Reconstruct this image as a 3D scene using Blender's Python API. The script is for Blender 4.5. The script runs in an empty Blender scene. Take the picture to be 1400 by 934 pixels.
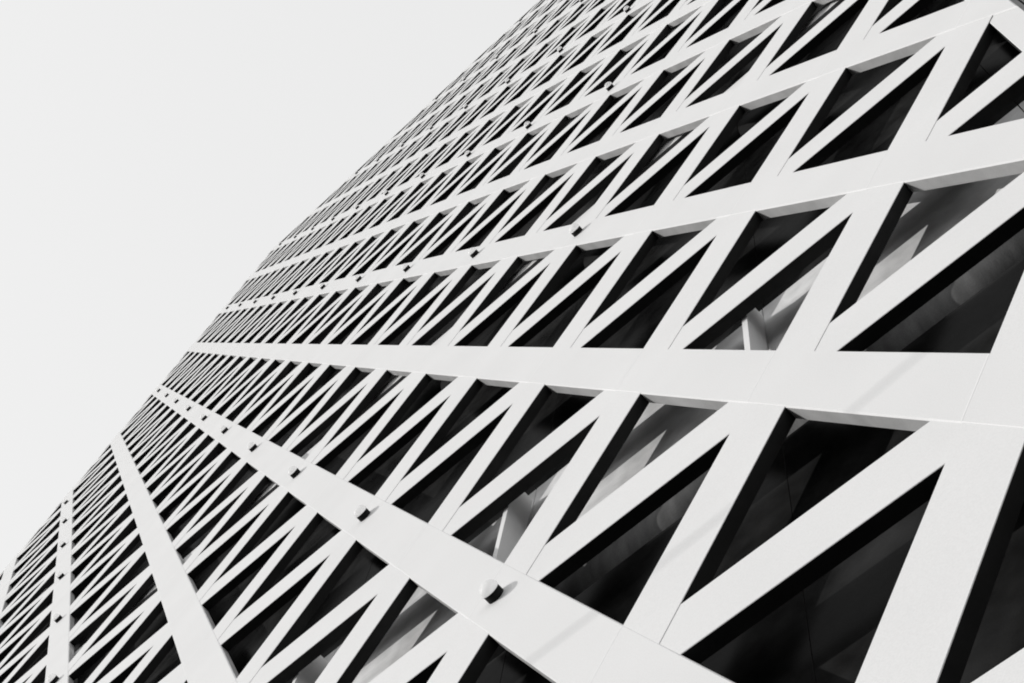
import bpy, bmesh, math, random
from mathutils import Vector, Matrix
random.seed(7)
scn = bpy.context.scene
col = scn.collection

# ------------------------------------------------------------------ frame of reference
# s runs along the facade, w up, n outward from the facade; one unit is one metre.
G = 4.43                                  # w of the ground is -G
def P3(s, w, n): return Vector((s, -n, w + G))

# ------------------------------------------------------------------ camera
R = [[0.7252677, 0.1052865, -0.6803686], [-0.6120489, -0.3539127, -0.7072071], [-0.3152505, 0.9293334, -0.1922410]]
def wv(r): return Vector((r[0], -r[2], r[1]))
right, down, fwd = wv(R[0]), wv(R[1]), wv(R[2])
cam = bpy.data.cameras.new('camera')
cam.sensor_width = 36; cam.lens = 2109.9 / 1400 * 36
cam.clip_start = 0.05; cam.clip_end = 6000
co = bpy.data.objects.new('camera', cam); col.objects.link(co)
M = Matrix((right, -down, -fwd)).transposed().to_4x4()
M.translation = P3(1.2989, -2.82656, 1.28288)
co.matrix_world = M
scn.camera = co

# ------------------------------------------------------------------ light
SD = (1.35, 0.42)                         # sunlight moves this far along +s and down -w per metre into the wall
sun_dir = Vector((SD[0], 1.0, -SD[1])).normalized()
SUN, SKY, SKY_GAMMA = 2.42, 0.1, 0.08
sl = bpy.data.lights.new('sun', 'SUN'); sl.energy = SUN; sl.angle = math.radians(0.5); sl.color = (1.0, 0.985, 0.965)
so = bpy.data.objects.new('sun', sl); col.objects.link(so)
so.rotation_euler = sun_dir.to_track_quat('-Z', 'Y').to_euler()
elev = math.asin(-sun_dir.z); rot = math.atan2(-sun_dir.x, -sun_dir.y)
world = bpy.data.worlds.new('World'); scn.world = world; world.use_nodes = True
nt = world.node_tree; nt.nodes.clear()
out = nt.nodes.new('ShaderNodeOutputWorld'); bg = nt.nodes.new('ShaderNodeBackground')
sky = nt.nodes.new('ShaderNodeTexSky'); sky.sky_type = 'NISHITA'; sky.sun_disc = False
sky.sun_elevation = elev; sky.sun_rotation = rot; sky.air_density = 1.0; sky.dust_density = 4.0
bw = nt.nodes.new('ShaderNodeRGBToBW')    # a black and white photograph, so a grey sky under thin even haze
pw = nt.nodes.new('ShaderNodeMath'); pw.operation = 'POWER'; pw.inputs[1].default_value = SKY_GAMMA
ml = nt.nodes.new('ShaderNodeMath'); ml.operation = 'MULTIPLY'; ml.inputs[1].default_value = 8.35
nt.links.new(sky.outputs[0], bw.inputs[0]); nt.links.new(bw.outputs[0], pw.inputs[0]); nt.links.new(pw.outputs[0], ml.inputs[0])
nt.links.new(ml.outputs[0], bg.inputs['Color']); bg.inputs['Strength'].default_value = SKY
nt.links.new(bg.outputs[0], out.inputs[0])
vs = scn.view_settings
vs.view_transform = 'Standard'; vs.look = 'None'; vs.exposure = 0.0; vs.gamma = 1.0
scn.cycles.max_bounces = 6
scn.cycles.pixel_filter_type = 'BLACKMAN_HARRIS'; scn.cycles.filter_width = 1.9

# ------------------------------------------------------------------ materials
def material(name, base, rough=0.6, var=0.08, scale=6.0, bump=0.0, bump_scale=200.0, spec=0.3, grain=0.0, stretch=None):
    m = bpy.data.materials.new(name); m.use_nodes = True
    t = m.node_tree; b = t.nodes['Principled BSDF']
    b.inputs['Roughness'].default_value = rough
    b.inputs['Specular IOR Level'].default_value = spec
    tc = t.nodes.new('ShaderNodeTexCoord')
    mp = t.nodes.new('ShaderNodeMapping'); t.links.new(tc.outputs['Object'], mp.inputs[0])
    if stretch: mp.inputs['Scale'].default_value = stretch
    n1 = t.nodes.new('ShaderNodeTexNoise'); n1.inputs['Scale'].default_value = scale; n1.inputs['Detail'].default_value = 6
    t.links.new(mp.outputs[0], n1.inputs['Vector'])
    n2 = t.nodes.new('ShaderNodeTexNoise'); n2.inputs['Scale'].default_value = 260; n2.inputs['Detail'].default_value = 3
    t.links.new(tc.outputs['Object'], n2.inputs['Vector'])
    r1 = t.nodes.new('ShaderNodeMapRange'); r1.inputs[1].default_value = .3; r1.inputs[2].default_value = .7
    r1.inputs[3].default_value = base * (1 - var); r1.inputs[4].default_value = base * (1 + var)
    t.links.new(n1.outputs['Fac'], r1.inputs[0])
    r2 = t.nodes.new('ShaderNodeMapRange'); r2.inputs[1].default_value = .3; r2.inputs[2].default_value = .7
    r2.inputs[3].default_value = 1 - grain; r2.inputs[4].default_value = 1 + grain
    t.links.new(n2.outputs['Fac'], r2.inputs[0])
    mu = t.nodes.new('ShaderNodeMath'); mu.operation = 'MULTIPLY'
    t.links.new(r1.outputs[0], mu.inputs[0]); t.links.new(r2.outputs[0], mu.inputs[1])
    t.links.new(mu.outputs[0], b.inputs['Base Color'])
    if bump:
        bp = t.nodes.new('ShaderNodeBump'); bp.inputs['Strength'].default_value = bump; bp.inputs['Distance'].default_value = .002
        n3 = t.nodes.new('ShaderNodeTexNoise'); n3.inputs['Scale'].default_value = bump_scale; n3.inputs['Detail'].default_value = 4
        t.links.new(mp.outputs[0], n3.inputs['Vector'])
        t.links.new(n3.outputs['Fac'], bp.inputs['Height']); t.links.new(bp.outputs[0], b.inputs['Normal'])
    return m
WHITE = material('white_coated_steel', .83, .55, .025, 2.0, .10, 60, .2, .035)
SEAM  = material('white_weld_bead', .93, .5, .01, 3.0, 0, 0, .25)
SIDE_SHADE   = material('shaded_side_black', .03, .7, .2, 9.0, .15, 70, .1, .08)  # side faces of white bars, with their deep shade put into the colour
SIDE_LIT  = material('sunlit_side_grey', .50, .6, .12, 9.0, .25, 70, .15, .05)  # same steel sides on the bands, toned lighter for their sunlit undersides
EDGE  = material('grey_primed_steel', .30, .6, .12, 9.0, .25, 70, .2, .05)
GLASS = material('dark_tinted_glass', .020, .7, .5, 9.0, 0, 0, 0.0, .10)
_t = GLASS.node_tree; _b = _t.nodes['Principled BSDF']; _o = _t.nodes['Material Output']
_fr = _t.nodes.new('ShaderNodeFresnel'); _fr.inputs[0].default_value = 1.5
_m = _t.nodes.new('ShaderNodeMath'); _m.operation = 'MULTIPLY'; _m.inputs[1].default_value = .15
_gl = _t.nodes.new('ShaderNodeBsdfGlossy'); _gl.inputs['Roughness'].default_value = .16
_mx = _t.nodes.new('ShaderNodeMixShader')
_t.links.new(_fr.outputs[0], _m.inputs[0]); _t.links.new(_m.outputs[0], _mx.inputs[0])
_t.links.new(_b.outputs[0], _mx.inputs[1]); _t.links.new(_gl.outputs[0], _mx.inputs[2]); _t.links.new(_mx.outputs[0], _o.inputs['Surface'])
PANEL = material('dark_grey_panel', .012, .7, .3, 6.0, 0, 0, .05, .1)
LIP   = material('stained_concrete_lip', .13, .85, .22, 6.0, .4, 40, .05, .12, (5, 1, 1))
SPAN  = material('pale_concrete_spandrel', .70, .8, .20, 9.0, .5, 40, .1, .05)
DARK  = material('black_membrane', .012, .9, .2, 4.0, 0, 0, .02, .05)
RUBBER = material('black_rubber_collar', .02, .8, .2, 30.0, 0, 0, .05, .05)
CAPM  = material('white_cap_plastic', .97, .35, .02, 12.0, 0, 0, .4, .01)
ASPH  = material('dark_asphalt', .035, .9, .25, 1.2, .4, 90, .2, .2)
CABLE = material('black_cable_sheath', .03, .6, .1, 20.0)
POLE  = material('galvanised_pole', .3, .5, .1, 8.0)

_t = CAPM.node_tree; _b = _t.nodes['Principled BSDF']; _o = _t.nodes['Material Output']      # thin milky diffuser shell
_tl = _t.nodes.new('ShaderNodeBsdfTranslucent'); _tl.inputs['Color'].default_value = (.97, .97, .97, 1)
_tp = _t.nodes.new('ShaderNodeBsdfTransparent')
_m1 = _t.nodes.new('ShaderNodeMixShader'); _m1.inputs[0].default_value = .6
_m2 = _t.nodes.new('ShaderNodeMixShader'); _m2.inputs[0].default_value = .42
_t.links.new(_b.outputs[0], _m1.inputs[1]); _t.links.new(_tl.outputs[0], _m1.inputs[2])
_t.links.new(_m1.outputs[0], _m2.inputs[1]); _t.links.new(_tp.outputs[0], _m2.inputs[2]); _t.links.new(_m2.outputs[0], _o.inputs['Surface'])

# ------------------------------------------------------------------ helpers
def empty(name, loc, label, cat, group=None):
    o = bpy.data.objects.new(name, None); col.objects.link(o); o.location = loc
    o['label'] = label; o['category'] = cat
    if group: o['group'] = group
    return o
def link(name, mesh, parent=None):
    o = bpy.data.objects.new(name, mesh); col.objects.link(o)
    if parent: o.parent = parent
    return o
def mesh_of(name, verts, faces, mats, fm=None, smooth=False):
    me = bpy.data.meshes.new(name); me.from_pydata(verts, [], faces)
    for m in mats: me.materials.append(m)
    if fm:
        for p, k in zip(me.polygons, fm): p.material_index = k
    if smooth:
        for p in me.polygons: p.use_smooth = True
    me.update(); return me
def clip(poly, a, b, c):                   # keep a*s + b*w <= c
    o = []
    for i in range(len(poly)):
        p, q = poly[i], poly[(i + 1) % len(poly)]
        dp, dq = a*p[0] + b*p[1] - c, a*q[0] + b*q[1] - c
        if dp <= 0: o.append(p)
        if (dp < 0 < dq) or (dq < 0 < dp):
            t = dp / (dp - dq); o.append((p[0] + t*(q[0]-p[0]), p[1] + t*(q[1]-p[1])))
    cl = []
    for p in o:
        if not cl or math.dist(p, cl[-1]) > 1e-4: cl.append(p)
    if len(cl) > 1 and math.dist(cl[0], cl[-1]) < 1e-4: cl.pop()
    return cl
def area(p): return sum(p[i][0]*p[(i+1) % len(p)][1] - p[(i+1) % len(p)][0]*p[i][1] for i in range(len(p))) / 2
def inset(p, e):
    n = len(p); o = []
    for i in range(n):
        a, b, c = p[i-1], p[i], p[(i+1) % n]
        d1 = (b[0]-a[0], b[1]-a[1]); d2 = (c[0]-b[0], c[1]-b[1])
        l1, l2 = math.hypot(*d1), math.hypot(*d2)
        n1 = (-d1[1]/l1, d1[0]/l1); n2 = (-d2[1]/l2, d2[0]/l2)
        k = 1 + n1[0]*n2[0] + n1[1]*n2[1]
        if k < .05: o.append((b[0] + n1[0]*e, b[1] + n1[1]*e)); continue
        o.append((b[0] + e*(n1[0]+n2[0])/k, b[1] + e*(n1[1]+n2[1])/k))
    return o
def plate(poly, top, depth, bev, T, name, mats):
    if area(poly) < 0: poly = poly[::-1]
    n = len(poly); inn = inset(poly, bev)
    v = [T(s, w, top) for s, w in inn] + [T(s, w, top - bev) for s, w in poly] + [T(s, w, top - depth) for s, w in poly]
    f = [tuple(range(n))]; k = [0]
    for i in range(n):
        j = (i + 1) % n
        f.append((i, n + i, n + j, j)); k.append(0)
        f.append((n + i, 2*n + i, 2*n + j, n + j)); k.append(1)
    f.append(tuple(range(3*n - 1, 2*n - 1, -1))); k.append(1)
    return mesh_of(name, v, f, mats, k)
def box(name, x0, x1, y0, y1, z0, z1, mats):
    v = [(x, y, z) for z in (z0, z1) for y in (y0, y1) for x in (x0, x1)]
    f = [(0, 2, 3, 1), (4, 5, 7, 6), (0, 1, 5, 4), (2, 6, 7, 3), (0, 4, 6, 2), (1, 3, 7, 5)]
    return mesh_of(name, v, f, mats)

# ------------------------------------------------------------------ ground
gm = mesh_of('ground', [(-3000, -3000, 0), (3000, -3000, 0), (3000, 3000, 0), (-3000, 3000, 0)], [(0, 1, 2, 3)], [ASPH])
go = link('ground', gm); go['kind'] = 'structure'

# ------------------------------------------------------------------ the tower
tower = empty('tower', P3(-4.25, -G, 0), 'tall tower wrapped in a white triangular steel lattice over dark glass', 'building')
T0 = tower.location
def L(s, w, n): return P3(s, w, n) - T0
S0, S1, W0, W1 = -10.06, 1.572, -4.33, 24.31
HB, HH, D = .0965, .100, .042              # half widths of diagonals and horizontals; depth of a bar
H = math.sqrt(3) / 2
def strip(ps, pw, ds, dw, half, e=0.0):
    B = 60; ns, nw = -dw, ds
    p = [(ps - ds*B - ns*half, pw - dw*B - nw*half), (ps + ds*B - ns*half, pw + dw*B - nw*half),
         (ps + ds*B + ns*half, pw + dw*B + nw*half), (ps - ds*B + ns*half, pw - dw*B + nw*half)]
    return p
def clip_rect(p, s0, s1, w0, w1):
    for a, b, c in ((1, 0, s1), (-1, 0, -s0), (0, 1, w1), (0, -1, -w0)):
        p = clip(p, a, b, c)
        if len(p) < 3: return None
    return p
def lattice(T, s0, s1, w0, w1, off, seams=True):
    # bands: direction (.5,-H), the continuous plates on top; node (n,j): s=(n+j)/2, w=H(j-n)
    for j in range(-40, 60):
        p = clip_rect(strip(j/2 + off, H*j, .5, -H, HB), s0, s1, w0, w1)
        if not p or abs(area(p)) < .01: continue
        b = link('diagonal_bar', plate(p, 0, D, .004, T, 'diagonal_bar', [WHITE, SIDE_LIT]), tower)
        if not seams: continue
        v, f = [], []
        for n in range(-70, 60):            # raised weld beads where the plate lengths meet
            u0 = n - HB/H
            pts = []
            for du, dv in ((-.0024, -HB/H + .006), (.0024, -HB/H + .006), (.0024, HB/H - .006), (-.0024, HB/H - .006)):
                u, vv = u0 + du, j + dv
                pts.append(((u + vv)/2 + off, H*(vv - u)))
            if all(s0 + .02 < q[0] < s1 - .02 and w0 + .02 < q[1] < w1 - .02 for q in pts):
                k = len(v); inn = [(q[0]*.7 + sum(r[0] for r in pts)/4*.3, q[1]*.7 + sum(r[1] for r in pts)/4*.3) for q in pts]
                cen = [(pts[1][0]*.5 + pts[0][0]*.5, pts[1][1]*.5 + pts[0][1]*.5), (pts[2][0]*.5 + pts[3][0]*.5, pts[2][1]*.5 + pts[3][1]*.5)]
                v += [T(q[0], q[1], .0002) for q in pts] + [T(c[0], c[1], .0004) for c in cen]
                f += [(k, k+4, k+5, k+3), (k+4, k+1, k+2, k+5), (k, k+1, k+4), (k+3, k+5, k+2)]
        if v: link('weld_seam', mesh_of('weld_seam', v, f, [SEAM]), b)['kind'] = 'stuff'
    for n in range(-70, 60):
        p = clip_rect(strip(n/2 + off, -H*n, .5, H, HB), s0, s1, w0, w1)
        if not p or abs(area(p)) < .01: continue
        link('diagonal_bar', plate(p, -.0015, D, .0014, T, 'diagonal_bar', [WHITE, SIDE_SHADE]), tower)
    for k in range(-10, 40):
        p = clip_rect(strip(0, H*k, 1, 0, HH), s0 + .001, s1 - .001, w0, w1)
        if not p or abs(area(p)) < .01: continue
        link('horizontal_bar', plate(p, -.003, D, .0014, T, 'horizontal_bar', [WHITE, SIDE_SHADE]), tower)
    for a, b in ((s1 - .094, s1), (s0, s0 + .094)):
        p = [(a, w0), (b, w0), (b, w1), (a, w1)]
        link('corner_post', plate(p, -.0045, D, .0014, T, 'corner_post', [WHITE, SIDE_SHADE]), tower)
lattice(L, S0, S1, W0, W1, 0.0)

# the capped fixings on every second node of every second band
def lathe(name, prof, seg, mat, close):
    v, f = [], []
    for r, h in prof:
        for i in range(seg):
            a = 2*math.pi*i/seg; v.append((r*math.cos(a), -h, r*math.sin(a)))
    for k in range(len(prof) - 1):
        for i in range(seg):
            j = (i + 1) % seg
            f.append((k*seg + i, k*seg + j, (k+1)*seg + j, (k+1)*seg + i))
    if close: f.append(tuple((len(prof)-1)*seg + i for i in range(seg)))
    return mesh_of(name, v, f, [mat], None, True)
KR, KH = .0285, .025
stem_me = lathe('node_light', [(KR*.97, -.002), (KR*.97, KH)], 24, RUBBER, True)
stem_me.materials.append(WHITE); stem_me.polygons[-1].material_index = 1; stem_me.polygons[-1].use_smooth = False
cap_me = lathe('diffuser_cap', [(KR*1.06, KH)] + [(KR*1.06*math.cos(a), KH + .004 + KR*.85*math.sin(a)) for a in [i*math.pi/2/8 for i in range(8)]] + [(.001, KH + .004 + KR*.85)], 24, CAPM, True)
for j in range(-12, 40, 2):
    for n in range(-61, 40, 2):
        s, w = (n + j)/2, H*(j - n)
        if S0 + .2 < s < .3 and W0 + .2 < w < W1 - .2:
            k = link('node_light', stem_me, tower); k.location = L(s, w, 0)
            c = link('diffuser_cap', cap_me, k)

# the wall behind the lattice: glass panels, pale spandrels with a rounded lower lip, brackets
FH = 4*H
def panel_mesh(name, wd, h, d, mat, bev=.0005):
    return plate([(0, 0), (wd, 0), (wd, h), (0, h)], 0, d, bev, lambda s, w, n: Vector((s, -n, w)), name, [mat, mat])
seg_s = [S0 + .03] + [-9.625 + i for i in range(12)] + [S1 - .06]
segs = [(a, b) for a, b in zip(seg_s, seg_s[1:]) if b - a > .05]
cache = {}
def put(name, key, maker, s, w, n):
    if key not in cache: cache[key] = maker()
    o = link(name, cache[key], tower); o.location = L(s, w, n); return o
def slab_mesh(name, prof, wd, mat, sm=()):                  # prof in (w, n)
    v = [(x, -n, w) for x in (.002, wd - .002) for w, n in prof]
    m = len(prof); f = [(i, i + 1, m + i + 1, m + i) for i in range(m - 1)] + [(m - 1, 0, m, 2*m - 1)]
    f += [tuple(range(m - 1, -1, -1)), tuple(range(m, 2*m))]
    me = mesh_of(name, v, f, [mat])
    for p in me.polygons: p.use_smooth = p.index in sm
    return me
SP = [(.74, -.05), (.74, 0), (0, 0), (0, -.05)]
LR = .14
LP = [(.296, -.35), (.296, 0), (LR, 0)] + [(LR - LR*math.sin(i*math.pi/32), -LR + LR*math.cos(i*math.pi/32)) for i in range(1, 17)] + [(0, -.35)]
for k in range(-2, 7):
    b = FH*k
    for s, e in segs:
        wd = e - s
        g0, g1 = b + 1.96, b + .93 + FH
        if k == -2: g0 = -4.4
        if k == 6: g1 = 24.2
        put('glass_panel', ('g', round(wd, 3), round(g1 - g0, 3)), lambda: panel_mesh('glass_panel', wd - .0016, g1 - g0 - .0016, .03, GLASS), s + .0008, g0 + .0008, -.165)
        if k > -2:
            put('spandrel_panel', ('s', round(wd, 3), k < 1), lambda: slab_mesh('spandrel_panel', SP, wd, SPAN if k < 1 else PANEL), s, b + 1.2, -.155)
            put('slab_lip', ('l', round(wd, 3), k < 1), lambda: slab_mesh('slab_lip', LP, wd, LIP if k < 1 else PANEL, range(1, 19)), s, b + .90, -.155)
    if k > -2:
        for i in range(12):
            s = .375 - i
            if k > 0: continue
            if s > S0 + .1: put('bracket', 'b', lambda: box('bracket', -.010, .010, 0, .09, 0, .6, [WHITE]), s, b + 1.22, -.05)
    if k > 0:
        put('rail', 'r', lambda: box('rail', S0 + .2, S1 - .15, .062, .092, 0, .15, [WHITE]), 0, b + 1.40, 0)
# core behind the glass, and the roof
DEP = 11.0
link('core', box('core', S0 + .1, S1 - .1, .56, DEP - .2, 0.002, 24.1 + G, [DARK]), tower).location = -Vector((T0.x, T0.y, 0))
link('roof_slab', box('roof_slab', S0 + .04, S1 - .04, .05, DEP - .1, 24.16 + G, 24.29 + G, [EDGE]), tower).location = -Vector((T0.x, T0.y, 0))
# grooved grey closer panel turning the near corner
nst = 9
def slat_mesh():
    q = [(0, 0), (.0176, -.008)]; v = []
    for (ss, n), dn in ((q[0], 0), (q[1], 0), (q[1], -.03), (q[0], -.03)):
        v += [Vector((ss, -n - dn, 0)), Vector((ss, -n - dn, W1 - W0))]
    f = [(2*m, 2*((m + 1) % 4), 2*((m + 1) % 4) + 1, 2*m + 1) for m in range(4)]
    return mesh_of('slat', v, f, [EDGE])
slm = slat_mesh()
for i in range(nst):
    o = link('slat', slm, tower); o.location = L(S1 + .004 + .22*i/nst, W0, -.03 - .10*i/nst)
# the flank beyond the corner carries the same lattice
def LF(s, w, n): return Vector((S1 + .23 + n, .16 + s, w + G)) - T0
lattice(LF, 0, DEP - .3, W0, W1, 0.0, False)
link('flank_glass', box('flank_glass', S1 - .09, S1 + .06, .2, DEP - .2, 0.002, 24.1 + G, [GLASS]), tower).location = -Vector((T0.x, T0.y, 0))

# ------------------------------------------------------------------ overhead cable whose faint shadow crosses the bars
lam = 4.0
cs, cw, cn = -.1 - lam*SD[0], .345 + lam*SD[1], lam
ot = empty('overhead_cable', P3(cs, -G, cn), 'black overhead cable sagging between two thin poles in front of the tower', 'cable')
def LC(s, w, n): return P3(s, w, n) - ot.location
v, f = [], []
N, sg, rad = 60, 6, .0062
for i in range(N + 1):
    t = -6 + 12*i/N
    for q in range(sg):
        a = 2*math.pi*q/sg
        v.append(LC(cs + t, cw + .075*t*t + rad*math.cos(a), cn + rad*math.sin(a)))
for i in range(N):
    for q in range(sg):
        f.append((i*sg + q, i*sg + (q+1) % sg, (i+1)*sg + (q+1) % sg, (i+1)*sg + q))
link('cable', mesh_of('cable', v, f, [CABLE]), ot)
for t in (-6, 6):
    h = cw + .075*36 + G + .1
    pm = []
    for z, r in ((0, .05), (h, .035)):
        pm += [(r*math.cos(2*math.pi*q/12), r*math.sin(2*math.pi*q/12), z) for q in range(12)]
    fc = [(q, (q+1) % 12, 12 + (q+1) % 12, 12 + q) for q in range(12)] + [tuple(range(12, 24))]
    p = link('pole', mesh_of('pole', pm, fc, [POLE]), ot); p.location = LC(cs + t, -G, cn)
